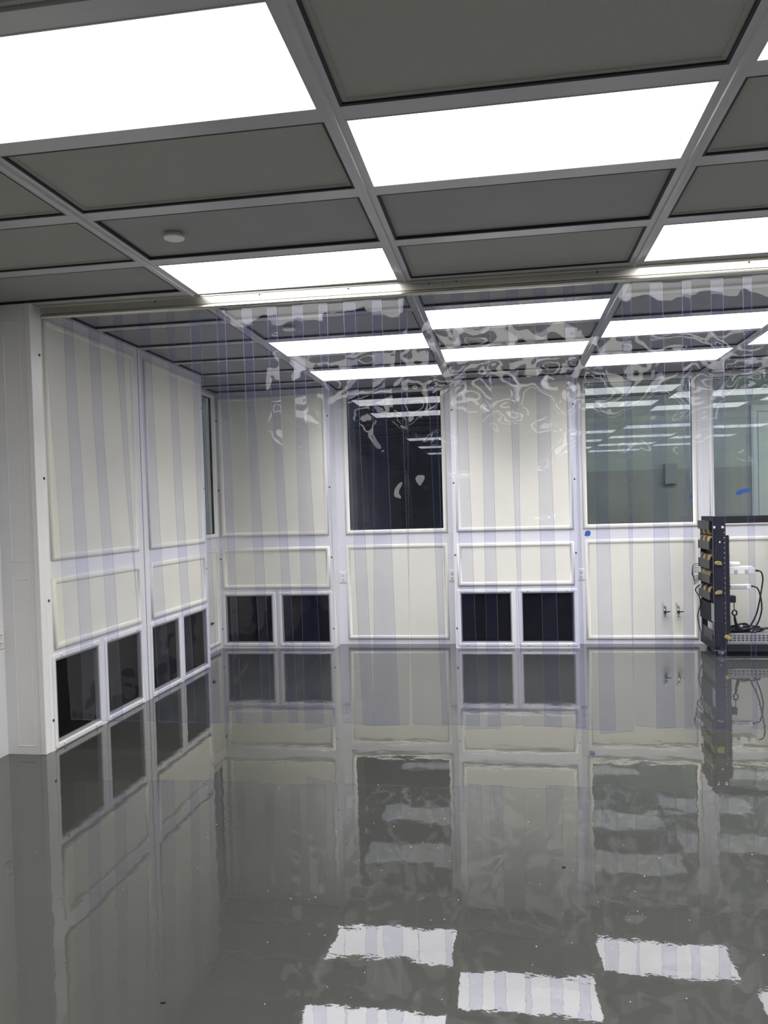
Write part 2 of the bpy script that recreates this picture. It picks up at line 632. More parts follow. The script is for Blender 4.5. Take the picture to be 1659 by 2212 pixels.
def grille(P, u0, u1, v0, v1, label, outer=None):
    """return-air grille: pressed frame with dome bolts round a black filter screen"""
    base = P((u0 + u1) / 2, v0 - 0.04, 0)
    G = At('return_air_grille', base)
    tag(G.root, label, 'grille', 'black return-air grilles along the wall feet')
    m = 0.036
    n = 5
    # outer outline with rounded corners
    def outline(a, rad):
        pts = []
        for cu, cv, a0 in ((u0 - a + rad, v0 - a + rad, 180), (u1 + a - rad, v0 - a + rad, 270), (u1 + a - rad, v1 + a - rad, 0), (u0 - a + rad, v1 + a - rad, 90)):
            for k in range(n):
                an = math.radians(a0 + 90 * k / (n - 1))
                pts.append((cu + rad * math.cos(an), cv + rad * math.sin(an)))
        return pts
    loops = [(m, 0.02, 0.0), (m, 0.02, 0.003), (m - 0.004, 0.017, 0.006), (0.012, 0.006, 0.007), (0.004, 0.004, 0.004), (0.0, 0.002, 0.0)]
    vs, fs = [], []
    for a, rad, w in loops:
        vs += [P(u, v, w) for u, v in outline(a, rad)]
    k = 4 * n
    for j in range(len(loops) - 1):
        fs += [(j * k + i, j * k + (i + 1) % k, (j + 1) * k + (i + 1) % k, (j + 1) * k + i) for i in range(k)]
    G.part(MB().add(vs, fs), 'frame', WHITE)
    G.part(MB().ring(P, u0, u1, v0, v1, [(-0.001, 0.003), (0.006, 0.0015), (0.009, -0.004), (0.009, -0.028)]), 'inner_lip', LIPGREY)
    G.part(MB().pbox(P, u0 + 0.008, u1 - 0.008, v0 + 0.008, v1 - 0.008, -0.036, -0.026), 'filter_screen', BLACK)
    for bu, bv in ((u0 + 0.06, v0 - 0.020), (u1 - 0.06, v0 - 0.020), (u0 + 0.06, v1 + 0.020), (u1 - 0.06, v1 + 0.020)):
        G.part(MB().dome(P, bu, bv, 0.006, 0.009, 0.007), 'bolt', WHITE, smooth=True)
    return G.root


GV0, GV1 = 0.056, 0.548
# --- back wall
wb = empty('wall_back', (0, YB, 0))
tag(wb, 'white panelled back wall with windows and return-air chases', 'wall', kind='structure')
SUB = Vector((0, YB, 0))


def PB(yp):
    return lambda u, v, w: (u, yp - w - YB, v)      # local to wall_back


PW = PB(YB)
WIN = {1: (-1.095, -0.113, 1.192, 2.605), 2: (1.322, 2.333, 1.196, 2.602), 3: (2.526, 3.54, 1.196, 2.602)}
MB().holes(PW, XL - 0.1, XR + 0.1, 0.0, CEIL + 0.05, -0.10, 0.0, list(WIN.values())).build('wall_sheet', WHITE, wb)
for (u0, u1, v0, v1) in ((-1.137, -0.078, 0.052, 1.04), (1.294, 2.366, 0.045, 1.044), (2.486, 3.575, 0.045, 1.044), (4.93, 6.0, 0.05, 1.04), (4.93, 6.0, 1.15, 2.6)):
    panel_set(PW, u0, u1, v0, v1, wb)
MB().pbox(PW, 2.428, 2.432, 0.0, CEIL, 0.0, 0.004).build('seam_strip', WHITE, wb)
for (a, b), gs in ((CH1, ((-2.385, -1.885), (-1.780, -1.281))), (CH3, ((0.058, 0.553), (0.656, 1.158))), (CH6, ((3.72, 4.21), (4.31, 4.81)))):
    Pc = PB(YCH)
    hs = [(g0, g1, GV0, GV1) for g0, g1 in gs]
    body = MB().holes(Pc, a, b, 0.0, CEIL + 0.05, -0.05, 0.0, hs)
    body.pbox(Pc, a, a + 0.03, 0, CEIL + 0.05, -CD, -0.05)
    body.pbox(Pc, b - 0.03, b, 0, CEIL + 0.05, -CD, -0.05)
    ch = body.build('return_air_chase', WHITE, wb)
    mid = (gs[0][1] + gs[1][0]) / 2
    panel_set(Pc, a + 0.036, b - 0.036, 1.160, 2.600, ch)
    panel_set(Pc, a + 0.036, b - 0.036, 0.619, 1.043, ch)
    MB().pbox(Pc, mid - 0.0012, mid + 0.0012, 0.0, 0.61, 0.0, 0.0015).build('seam_line', LIPGREY, ch)
    for v in (0.2, 0.93, 1.645, 2.367):
        for u in (a + 0.015, b - 0.018):
            MB().dome(Pc, u, v, 0.0, 0.009, 0.005).build('screw', SCREWM, ch)
glabs = {0: ('black return-air grille in the back left corner, left of its pair', 'black return-air grille in the back left corner, right of its pair'),
         1: ('black return-air grille under the central chase panel, left of its pair', 'black return-air grille under the central chase panel, right of its pair')}
for i, gs in enumerate((((-2.385, -1.885), (-1.780, -1.281)), ((0.058, 0.553), (0.656, 1.158)))):
    for j, (g0, g1) in enumerate(gs):
        grille(PBACK(YCH), g0, g1, GV0, GV1, glabs[i][j])

# --- windows of the back wall


def window(name, P, u0, u1, v0, v1, label, base):
    W = At(name, base)
    tag(W.root, label, 'window', kind='structure')
    W.part(MB().ring(P, u0 - 0.042, u1 + 0.042, v0 - 0.042, min(v1 + 0.042, CEIL - 0.002), [(a, w) for a, w in BEAD[:-1]] + [(0.043, 0.003), (0.044, -0.03)]), 'window_frame', MOULD, smooth=True)
    W.part(MB().ring(P, u0, u1, v0, v1, [(0.0, -0.02), (0.006, -0.02), (0.006, -0.04), (0.0, -0.04)]), 'gasket', GASKET)
    W.part(MB().pbox(P, u0, u1, v0, v1, -0.032, -0.031), 'pane', GLASS)
    return W.root


window('window_1', PBACK(YB), *WIN[1], 'dark window of an unlit room between two return-air chases', (-0.6, YB, 1.19))
window('window_2', PBACK(YB), *WIN[2], 'grey-green window right of the central chase', (1.83, YB, 1.19))
window('window_3', PBACK(YB), *WIN[3], 'grey-green window behind the rack at the right photo edge', (3.03, YB, 1.19))

# --- left wall
wl = empty('wall_left', (XL, 0, 0))
tag(wl, 'white panelled left wall with a protruding return-air chase', 'wall', kind='structure')


def PL(xp):
    return lambda u, v, w: (xp + w - XL, u, v)      # local to wall_left


WIN4 = (6.96, 7.80, 1.195, 2.600)
MB().holes(PL(XL), YF - 0.1, YB + 0.1, 0.0, CEIL + 0.05, -0.10, 0.0, [WIN4]).build('wall_sheet', WHITE, wl)
panel_set(PL(XL), 7.0, 7.80, 0.05, 1.045, wl)
for a in (2.95, 1.72, 0.49, -0.74):
    panel_set(PL(XL), a, a + 1.15, 0.05, 1.045, wl)
    panel_set(PL(XL), a, a + 1.15, 1.16, 2.60, wl)
window('window_4', PLEFT(XL), *WIN4, 'narrow-looking dark window in the left wall near the back corner', (XL, 7.38, 1.19))
Pl = PL(XC)
LG = ((4.38, 4.885), (5.005, 5.505), (5.705, 6.200), (6.305, 6.815))
LV0, LV1 = 0.040, 0.540
body = MB().holes(Pl, LC0 + 0.045, LC1, 0.0, CEIL + 0.05, -0.05, 0.0, [(a, b, LV0, LV1) for a, b in LG])
body.pbox(Pl, LC1 - 0.03, LC1, 0, CEIL + 0.05, XL - XC, -0.05)
chl = body.build('return_air_chase', WHITE, wl)
for a, b in ((4.372, 5.525), (5.700, 6.822)):
    panel_set(Pl, a, b, 1.140, 2.592, chl)
    panel_set(Pl, a, b, 0.602, 1.038, chl)
MB().pbox(Pl, 5.611, 5.615, 0.0, CEIL, 0.0, 0.003).build('seam_line', LIPGREY, chl)
for v in (0.185, 0.905, 1.635, 2.365):
    for u in (4.335, 6.855):
        MB().dome(Pl, u, v, 0.0, 0.009, 0.006).build('screw', SCREWM, chl)
# end face of the chase, towards the camera
Pe = lambda u, v, w: (u - XL, LC0 - w, v)
ec = MB()
ec.pbox(Pe, XL, XC - 0.035, 0.0, CEIL + 0.05, -0.045, 0.0)
ec.build('chase_end_face', WHITE, chl)
post = MB().pbox(Pe, XC - 0.035, XC, 0.0, CEIL + 0.05, -0.05, 0.008).build('corner_post', WHITE, chl, bevel=0.004)
for v0, v1 in ((0.048, 1.046), (1.146, 2.560)):
    MB().ring(Pe, -2.372, -2.262, v0, v1, [(0.0, 0.0), (0.0015, 0.0025), (0.004, 0.0025), (0.0055, 0.0)]).build('panel_groove', WHITE, chl)
lg_lab = ('black return-air grille nearest the camera at the foot of the left wall',
          'black return-air grille second from the camera along the left wall',
          'black return-air grille third from the camera along the left wall',
          'black return-air grille farthest back along the left wall')
for (a, b), lab in zip(LG, lg_lab):
    grille(PLEFT(XC), a, b, LV0, LV1, lab)

# --- walls out of view
wr = MB().box(XR, XR + 0.1, YF - 0.1, YB + 0.1, 0, CEIL + 0.05).build('wall_right', SHADE)
tag(wr, 'plain white right wall beyond the photo edge', 'wall', kind='structure')
wf = MB().box(XL - 0.1, XR + 0.1, YF - 0.1, YF, 0, CEIL + 0.05).build('wall_front', FARWALL)
tag(wf, 'dark grey wall far behind the camera', 'wall', kind='structure')


# ------------------------------------------------------------------ rooms beyond the glass
def room_shell(name, label, x0, x1, y0, y1, mat, open_side, lamp=None):
    r = empty(name, (x0, y0, 0))
    tag(r, label, 'room', kind='structure')
    o = Vector((x0, y0, 0))
    def pt(mb, nm, m):
        mb.v = [tuple(Vector(p) - o) for p in mb.v]
        return mb.build(nm, m, r)
    t = 0.05
    pt(MB().box(x0, x1, y0, y1, -0.06, -0.01), 'room_floor', mat)
    pt(MB().box(x0, x1, y0, y1, CEIL + 0.06, CEIL + 0.11), 'room_ceiling', mat)
    if open_side != 'y0':
        pt(MB().box(x0, x1, y0, y0 + t, 0, CEIL + 0.05), 'room_wall', mat)
    pt(MB().box(x0, x1, y1 - t, y1, 0, CEIL + 0.05), 'room_wall', mat)
    pt(MB().box(x0, x0 + t, y0, y1, 0, CEIL + 0.05), 'room_wall', mat)
    if open_side != 'x1':
        pt(MB().box(x1 - t, x1, y0, y1, 0, CEIL + 0.05), 'room_wall', mat)
    if lamp:
        a, b, c, d = lamp
        pt(MB().box(a, b, c, d, CEIL + 0.03, CEIL + 0.05), 'room_lamp', SIDEGLOW)
    return r, pt


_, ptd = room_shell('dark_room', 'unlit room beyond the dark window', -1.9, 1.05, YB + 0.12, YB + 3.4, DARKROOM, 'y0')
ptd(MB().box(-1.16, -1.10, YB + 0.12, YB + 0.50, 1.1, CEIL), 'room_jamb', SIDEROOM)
rr, ptf = room_shell('side_corridor', 'dim grey-green corridor beyond the right windows', 1.12, 6.2, YB + 0.12, YB + 1.95, SIDEROOM, 'y0', (1.3, 6.0, YB + 0.13, YB + 0.25))
yd = YB + 1.90
dm = MB()
PD = PBACK(yd)
dm.ring(PD, 3.42, 4.45, 0.0, 2.52, [(0.0, 0.0), (0.0, 0.03), (0.07, 0.03), (0.07, 0.0)])
ptf(dm, 'door_frame', SIDETRIM)
ptf(MB().pbox(PD, 1.18, 3.41, 0.0, 1.80, 0.001, 0.012), 'wainscot', WAINSCOT)
ptf(MB().pbox(PD, 2.42, 2.56, 1.62, 1.86, 0.012, 0.09), 'wall_box', LIPGREY)
ptf(MB().pbox(PD, 3.5, 4.37, 0.01, 2.44, 0.004, 0.018), 'door_leaf', SIDETRIM)
room_shell('left_corridor', 'dim corridor beyond the window in the left wall', XL - 1.4, XL - 0.12, 6.3, 9.0, SIDEROOM, 'x1', (XL - 1.3, XL - 1.0, 6.38, 6.6))

# step ladder standing in the dark room
ld = At('step_ladder', (-0.73, 9.35, 0))
tag(ld.root, 'dark maroon step ladder standing in the unlit room behind the dark window', 'ladder')
for sx in (-1, 1):
    ld.part(MB().tube([(-0.73 + sx * 0.235, 9.15, 0.0), (-0.715 + sx * 0.10, 9.32, 1.84)], 0.018, 6), 'rail', LADRED)
    ld.part(MB().tube([(-0.73 + sx * 0.235, 9.75, 0.0), (-0.715 + sx * 0.10, 9.40, 1.84)], 0.014, 6), 'rear_leg', LADRED)
for k in range(6):
    z = 0.28 + 0.28 * k
    hw = 0.235 - 0.135 * z / 1.84
    ya = 9.15 + 0.17 * z / 1.84
    ld.part(MB().box(-0.725 - hw, -0.725 + hw, ya - 0.04, ya + 0.04, z - 0.012, z + 0.012), 'step', LADRED)
ld.part(MB().box(-0.83, -0.60, 9.28, 9.44, 1.83, 1.86), 'top_cap', LADRED, bevel=0.006)

# ------------------------------------------------------------------ strip curtain
RS = 0.022
cur = empty('strip_curtain', (0, 4.385, CEIL))
cur.rotation_euler = (0, 0, math.atan(RS))
tag(cur, 'clear vinyl strip curtain hanging from an aluminium ceiling rail', 'curtain')
# local frame: x along the rail, y depth, z from the ceiling
RXL, RXR = -2.165, 6.05


def rail(x0, x1):
    prof = [(0.03, 0.0), (-0.028, 0.0), (-0.028, -0.010), (-0.022, -0.012), (-0.020, -0.050), (-0.012, -0.053), (-0.012, -0.058),
            (-0.022, -0.061), (-0.024, -0.068), (-0.018, -0.076), (0.004, -0.076), (0.004, -0.050), (0.03, -0.046), (0.03, 0.0)]
    n = len(prof)
    vs = [(x, a, b) for x in (x0, x1) for a, b in prof]
    fs = [(i, i + 1, n + i + 1, n + i) for i in range(n - 1)] + [tuple(range(n - 1)), tuple(n + i for i in range(n - 2, -1, -1))]
    o = MB().add(vs, fs).build('curtain_rail', ALU, cur)
    return o


r1 = rail(RXL, 0.205)
r2 = rail(0.208, RXR)
for par, xs in ((r1, (-1.45, -0.83, -0.32, 0.13)), (r2, (0.28, 1.03, 1.80, 2.55, 3.3))):
    for x in xs:
        MB().dome(lambda u, v, w: (u, -0.0215 - w, v), x, -0.020, 0.0, 0.005, 0.004).build('rail_screw', SCREWM, par)

STRIPS = [
    (-2.150, -1.978, -2.079, 0.189, -1.911, 0.190), (-2.041, -1.825, -2.011, 0.181, -1.756, 0.177),
    (-1.880, -1.672, -1.817, 0.182, -1.626, 0.184), (-1.728, -1.511, -1.608, 0.181, -1.454, 0.172),
    (-1.570, -1.354, -1.528, 0.174, -1.303, 0.173), (-1.403, -1.199, -1.360, 0.170, -1.161, 0.172),
    (-1.257, -1.046, -1.232, 0.171, -1.024, 0.176), (-1.102, -0.892, -1.063, 0.173, -0.849, 0.177),
    (-0.947, -0.743, -0.896, 0.174, -0.692, 0.181), (-0.802, -0.594, -0.745, 0.181, -0.540, 0.175),
    (-0.651, -0.447, -0.650, 0.131, -0.467, 0.167), (-0.503, -0.291, -0.429, 0.178, -0.250, 0.167),
    (-0.357, -0.139, -0.311, 0.166, -0.101, 0.171), (-0.194, 0.004, -0.250, 0.169, -0.049, 0.171),
    (-0.045, 0.154, -0.022, 0.179, 0.171, 0.173), (0.103, 0.312, 0.140, 0.176, 0.349, 0.170),
    (0.251, 0.457, 0.261, 0.153, 0.464, 0.160), (0.405, 0.608, 0.393, 0.167, 0.584, 0.177),
    (0.550, 0.761, 0.587, 0.175, 0.795, 0.169), (0.699, 0.913, 0.705, 0.168, 0.927, 0.162),
    (0.856, 1.066, 0.870, 0.162, 1.083, 0.154), (1.008, 1.212, 1.001, 0.132, 1.180, 0.150),
    (1.159, 1.370, 1.186, 0.180, 1.397, 0.170), (1.308, 1.519, 1.302, 0.161, 1.493, 0.175),
    (1.470, 1.679, 1.445, 0.167, 1.664, 0.160), (1.619, 1.824, 1.604, 0.151, 1.819, 0.141),
    (1.775, 1.976, 1.794, 0.171, 1.997, 0.165)]
for k in range(14):
    a = 1.926 + 0.152 * k
    STRIPS.append((a, a + 0.208, a + random.uniform(-.01, .02), 0.165 + random.uniform(-.012, .012), a + 0.212 + random.uniform(-.01, .01), 0.165 + random.uniform(-.012, .012)))
NU, NT = 8, 64
ZT = CEIL - 0.060
for i, (ta, tb, ba, bza, bb, bzb) in enumerate(STRIPS):
    rnd = random.Random(100 + i)
    side = 0.011 if i % 2 else -0.001
    cup = rnd.uniform(-0.006, 0.006)
    tw = rnd.uniform(-0.010, 0.010)
    a1, a2, p1, p2, p3 = rnd.uniform(.003, .009), rnd.uniform(.001, .003), rnd.uniform(0, 6.3), rnd.uniform(0, 6.3), rnd.uniform(0, 6.3)
    us = [0.0, 0.012] + [0.012 + 0.976 * k / NU for k in range(1, NU)] + [0.988, 1.0]
    ts = [0.0] + [k / NT for k in range(1, NT)] + [0.9985, 1.0]
    vs, fs, mi = [], [], []
    for t in ts:
        e = t ** 1.15
        xa, xb = ta + (ba - ta) * e, tb + (bb - tb) * e
        for u in us:
            x = xa + (xb - xa) * u
            zb = bza + (bzb - bza) * u
            z = ZT + (zb - ZT) * t
            grow = min(1.0, t * 3.0 + 0.08)
            d = side + cup * (1 - 4 * (u - 0.5) ** 2) * grow + tw * (u - 0.5) * grow
            d += grow * (a1 * math.sin(2.2 * t * 3.14 + p1) + a2 * math.sin(11 * t + 3.0 * u + p2))
            d += 0.0025 * math.exp(-(1 - t) * 9) * math.sin(60 * t + 4 * (u - 0.5) ** 2 * 3 + p3)
            # world -> curtain local
            yl = 0.010 + d
            vs.append((x, yl, z - CEIL))
    w = len(us)
    for j in range(len(ts) - 1):
        for k in range(w - 1):
            fs.append((j * w + k, j * w + k + 1, (j + 1) * w + k + 1, (j + 1) * w + k))
            mi.append(1 if (k in (0, w - 2) or j == len(ts) - 2) else 0)
    m = MB()
    m.v, m.f, m.mi = vs, fs, mi
    m.build('vinyl_strip', None, cur, smooth=True, mats=[VINYL, VEDGE])

# ------------------------------------------------------------------ power outlets


def outlet(P, u, v, label):
    O = At('power_outlet', P(u, v - 0.058, 0))
    tag(O.root, label, 'outlet', 'white duplex wall outlets')
    O.part(MB().ring(P, u - 0.036, u + 0.036, v - 0.058, v + 0.058, [(0, 0), (0.0, 0.004), (0.004, 0.007), (0.035, 0.0075)]), 'cover_plate', OUTLET)
    for s in (-1, 1):
        rec = O.part(MB().pbox(P, u - 0.017, u + 0.017, v + s * 0.024 - 0.015, v + s * 0.024 + 0.015, 0.004, 0.0105), 'receptacle', OUTLET, bevel=0.003)
        for du in (-0.007, 0.007):
            O.part(MB().pbox(P, u + du - 0.0016, u + du + 0.0016, v + s * 0.024 - 0.003, v + s * 0.024 + 0.008, 0.0100, 0.0112), 'slot', SLOT, parent=rec)
        O.part(MB().dome(P, u, v + s * 0.024 - 0.0085, 0.0102, 0.0025, 0.0008, 8), 'ground_hole', SLOT, parent=rec)
    return O.root


outlet(PBACK(YB), -1.178, 0.703, 'white wall outlet left of the dark window bay')
outlet(PBACK(YB), -0.038, 0.706, 'white wall outlet between the dark window bay and central chase')
outlet(PBACK(YB), 1.254, 0.700, 'white wall outlet just right of the central chase')
outlet(PLEFT(XL), 4.215, 0.690, 'white wall outlet at the left photo edge')

# small black catch on the left wall by the back corner
kt = At('wall_catch', (XL, 7.565, 0.285))
tag(kt.root, 'tiny black catch on the left wall panel near the back corner', 'catch')
Pq = PLEFT(XL)
kt.part(MB().pbox(Pq, 7.545, 7.585, 0.285, 0.310, 0.0, 0.014), 'catch_body', BLKPL, bevel=0.003)
kt.part(MB().pbox(Pq, 7.575, 7.60, 0.292, 0.303, 0.004, 0.022), 'catch_tongue', BLKPL)

# ------------------------------------------------------------------ gas valves


def valve(u, label):
    P = PBACK(YB - 0.004)
    V = At('gas_valve', P(u, 0.27, 0))
    tag(V.root, label, 'valve', 'small wall gas valves')
    V.part(MB().tube([P(u - 0.010, 0.405, 0.0), P(u - 0.010, 0.402, 0.022), P(u - 0.004, 0.385, 0.035), P(u - 0.002, 0.365, 0.038)], 0.007, 8), 'inlet_pipe', STEEL, smooth=True)
    V.part(MB().tube([P(u, 0.372, 0.038), P(u, 0.352, 0.038)], 0.012, 6), 'hex_nut', STEEL)
    V.part(MB().tube([P(u, 0.352, 0.038), P(u, 0.345, 0.038), P(u, 0.300, 0.038), P(u, 0.293, 0.038)], [0.010, 0.015, 0.015, 0.010], 10), 'valve_body', STEEL, smooth=True)
    V.part(MB().tube([P(u, 0.293, 0.038), P(u, 0.286, 0.038), P(u, 0.272, 0.038)], [0.008, 0.011, 0.007], 8), 'outlet_nipple', STEEL, smooth=True)
    h = MB().pbox(P, u - 0.014, u + 0.012, 0.316, 0.327, 0.052, 0.060)
    h.tube([P(u, 0.321, 0.050), P(u, 0.321, 0.060)], 0.008, 8)
    h.tube([P(u + 0.008, 0.321, 0.056), P(u + 0.025, 0.324, 0.060), P(u + 0.046, 0.326, 0.062)], [0.006, 0.005, 0.006], 8)
    V.part(h, 'lever_handle', BLKPL)


valve(2.040, 'small steel gas valve with black lever, left of two on the wall')
valve(2.165, 'small steel gas valve with black lever, right of two beside the rack')


# ------------------------------------------------------------------ tape and scraps
def scrap(name, P, pts, label, cat, mat, w=0.0, th=0.0012, grp=None):
    cu = sum(p[0] for p in pts) / len(pts)
    o = At(name, P(cu, min(p[1] for p in pts), w))
    m = MB().poly(P, pts, w, w + th)
    m.v = [tuple(Vector(p) - o.loc) for p in m.v]
    r = m.build(name, mat)
    r.location = o.loc
    bpy.data.objects.remove(o.root)
    tag(r, label, cat, grp)
    return r


PBW = PBACK(YB)
scrap('tape_piece', PBW, [(1.292, 1.088), (1.300, 1.128), (1.334, 1.136), (1.352, 1.122), (1.347, 1.088), (1.318, 1.078)], 'blue tape scrap on the white rail under the grey-green window', 'tape', TAPE, 0.0, 0.003, 'bits of blue tape')
scrap('tape_piece', PBW, [(2.309, 1.425), (2.309, 1.466), (2.338, 1.462), (2.338, 1.424)], 'tiny blue tape piece on the edge of a grey-green window', 'tape', TAPE, -0.031, 0.003, 'bits of blue tape')
scrap('tape_piece', PBW, [(2.736, 1.446), (2.740, 1.482), (2.788, 1.502), (2.862, 1.512), (2.866, 1.474), (2.80, 1.466), (2.785, 1.450)], 'blue tape strip stuck on the window above the rack', 'tape', TAPE, -0.031, 0.003, 'bits of blue tape')
scrap('paper_scrap', PBW, [(-0.622, 1.565), (-0.610, 1.615), (-0.580, 1.655), (-0.545, 1.682), (-0.528, 1.674), (-0.545, 1.635), (-0.566, 1.600), (-0.570, 1.565), (-0.548, 1.525), (-0.556, 1.508), (-0.590, 1.522), (-0.615, 1.528)], 'pale crescent-shaped scrap stuck on the dark window', 'scrap', SCRAP, -0.031, 0.004)
scrap('paper_scrap', PBW, [(-0.355, 1.638), (-0.385, 1.680), (-0.395, 1.720), (-0.370, 1.745), (-0.330, 1.748), (-0.298, 1.738), (-0.300, 1.700), (-0.325, 1.665), (-0.338, 1.640)], 'pale heart-shaped scrap stuck on the dark window', 'scrap', SCRAP, -0.031, 0.004)

# ------------------------------------------------------------------ equipment rack
RX0, RX1, RYF, RYB = 2.350, 3.10, 7.43, 7.97
rk = At('equipment_rack', (2.7, 7.7, 0))
tag(rk.root, 'open black equipment rack on casters by the back wall', 'rack')


def slotted(x0, x1, y0, y1, z0, z1, holes):
    m = MB()
    m.holes(lambda u, v, w: (u, y0 + w, v), x0, x1, z0, z1, 0.0, y1 - y0, holes)
    return m


for xa, xb in ((RX0, 2.452), (2.995, RX1)):
    hl = []
    if xa == RX0:
        hl = [(xb - 0.016, xb - 0.009, 0.16 + 0.045 * k, 0.169 + 0.045 * k) for k in range(23)]
    rk.part(slotted(xa, xb, RYF, RYF + 0.004, 0.085, 1.255, hl), 'front_upright', RACKB)
    rk.part(MB().box(xa, xa + 0.004 if xa == RX0 else xb, RYF, RYF + 0.05, 0.085, 1.255), 'upright_flange', RACKB)
    rk.part(MB().box(xa + 0.01, xa + 0.06, RYB - 0.03, RYB, 0.085, 1.19), 'rear_upright', RACKB)
rk.part(slotted(2.452, 2.995, RYF, RYF + 0.03, 1.192, 1.255, [(2.60 + 0.04 * k, 2.606 + 0.04 * k, 1.222, 1.228) for k in range(8)]), 'top_beam', RACKB)
rk.part(slotted(2.452, 2.995, RYF, RYF + 0.03, 0.045, 0.104, [(2.56 + 0.04 * k, 2.566 + 0.04 * k, 0.072, 0.078) for k in range(9)]), 'bottom_beam', RACKB)
rk.part(MB().box(RX0, 2.42, RYF + 0.05, RYB - 0.1, 1.215, 1.255), 'top_side_beam', RACKB)
rk.part(MB().box(RX0 - 0.002, 2.40, RYF + 0.05, RYB, 0.05, 0.125), 'bottom_side_beam', RACKB)
rk.part(MB().box(3.02, RX1, RYF + 0.05, RYB, 0.05, 0.125), 'bottom_side_beam', RACKB)
rk.part(MB().box(RX0 + 0.02, RX1 - 0.02, RYB - 0.05, RYB, 0.05, 0.11), 'rear_base_beam', RACKB)
# brush-edged side panel right of the upright
br = MB().box(2.452, 2.480, RYF + 0.004, RYF + 0.03, 0.205, 1.085)
for k in range(110):
    z = 0.21 + 0.8 * k / 110 * 1.08
    br.box(2.480, 2.484 + random.uniform(0, .007), RYF + 0.012, RYF + 0.016, z, z + 0.004)
rk.part(br, 'brush_panel', RACKB)
# grey cover plates along the left side
for z0, z1 in ((1.135, 1.215), (0.950, 1.030), (0.775, 0.860), (0.640, 0.718), (0.490, 0.565)):
    rk.part(MB().box(2.338, 2.346, RYF + 0.13, RYB, z0, z1), 'cover_plate', RACKG, bevel=0.002)
    rk.part(MB().box(2.346, 2.405, RYF + 0.135, RYF + 0.145, z0 + 0.01, z1 - 0.01), 'cover_bracket', RACKB)
rk.part(MB().box(2.405, 2.412, RYF + 0.06, RYB, 0.46, 1.21), 'side_back_panel', RACKB)
rk.part(MB().box(2.343, 2.43, RYF + 0.11, RYB - 0.02, 0.290, 0.462), 'side_box', BLKPL, bevel=0.004)
rk.part(MB().box(2.346, 2.349, RYF + 0.005, RYF + 0.11, 0.305, 0.470), 'grey_tag_plate', TRAYG)
rk.part(MB().box(2.345, 2.355, RYF + 0.09, RYB - 0.12, 0.125, 0.225), 'side_skirt', RACKG, bevel=0.003)
for x in (2.356, 2.425):
    rk.part(MB().box(x - 0.009, x + 0.009, RYF - 0.006, RYF, 1.148, 1.170), 'white_latch', ADAPT, bevel=0.002)
rk.part(MB().box(2.395, 2.407, RYF - 0.004, RYF, 1.018, 1.035), 'white_clip', ADAPT)
for cx_, cy_ in ((2.41, RYF + 0.03), (3.04, RYF + 0.03), (2.41, RYB - 0.06), (3.04, RYB - 0.06)):
    c = rk.part(MB().box(cx_ - 0.024, cx_ - 0.018, cy_ - 0.022, cy_ + 0.022, 0.02, 0.05).box(cx_ + 0.018, cx_ + 0.024, cy_ - 0.022, cy_ + 0.022, 0.02, 0.05).box(cx_ - 0.026, cx_ + 0.026, cy_ - 0.024, cy_ + 0.024, 0.045, 0.052), 'caster', STEEL)
    rk.part(MB().tube([(cx_ - 0.014, cy_, 0.026), (cx_ + 0.014, cy_, 0.026)], 0.026, 16), 'wheel', RUBBER, parent=c, smooth=False)

# perforated grey tray on the bottom of the rack
tr = At('perforated_tray', (2.7, 7.45, 0.12))
tag(tr.root, 'grey perforated metal tray low in the rack holding cables', 'tray')
hl = []
for row in range(3):
    for k in range(14):
        hl.append((2.478 + 0.035 * k, 2.500 + 0.035 * k, 0.134 + 0.020 * row, 0.144 + 0.020 * row))
tr.part(slotted(2.464, 2.985, RYF + 0.034, RYF + 0.038, 0.118, 0.200, hl), 'tray_front', TRAYG)
tr.part(MB().box(2.464, 2.985, RYF + 0.038, RYB - 0.06, 0.118, 0.122), 'tray_bottom', RACKB)
tr.part(MB().box(2.464, 2.985, RYF + 0.12, RYB - 0.06, 0.182, 0.186), 'tray_shelf', TRAYG)
tr.part(MB().box(2.464, 2.985, RYF + 0.036, RYF + 0.05, 0.196, 0.200), 'tray_lip', TRAYG)

# dark inner side cover of the tray corner is the rack itself; cable bundles loop between the grey plates
bl = ('yellow and violet cable loop under the topmost grey plate of the rack', 'yellow and violet cable loop above the second grey plate of the rack',
      'yellow cable loop above the third grey plate of the rack', 'orange and grey cable loop above the fourth grey plate of the rack',
      'yellow cable loop above the lowest grey plate of the rack')
for bi, (z, lab) in enumerate(zip((1.135, 1.030, 0.860, 0.718, 0.565), bl)):
    B = At('cable_bundle', (2.375, 7.74, z - 0.03))
    tag(B.root, lab, 'cable bundle', 'cable loops on the side of the rack')
    rnd = random.Random(40 + bi)
    sg = -1 if bi == 0 else 1
    for k in range(13):
        yy = RYF + 0.17 + 0.027 * k
        ap = z + sg * (0.034 + rnd.uniform(-.008, .006))
        sh = rnd.uniform(-.012, .012)
        pts = spline([(2.353, yy, z - sg * 0.045), (2.353, yy + sh * .5, z), (2.362, yy + sh, ap), (2.382, yy + sh, ap + sg * 0.004), (2.398, yy + sh, z + sg * .01)], 4)
        mt = YEL if (k % 6 in (0, 1, 2) if bi != 3 else k % 2 == 0) else VIO
        B.part(MB().tube(pts, 0.0075, 6), 'cable', mt, smooth=True)

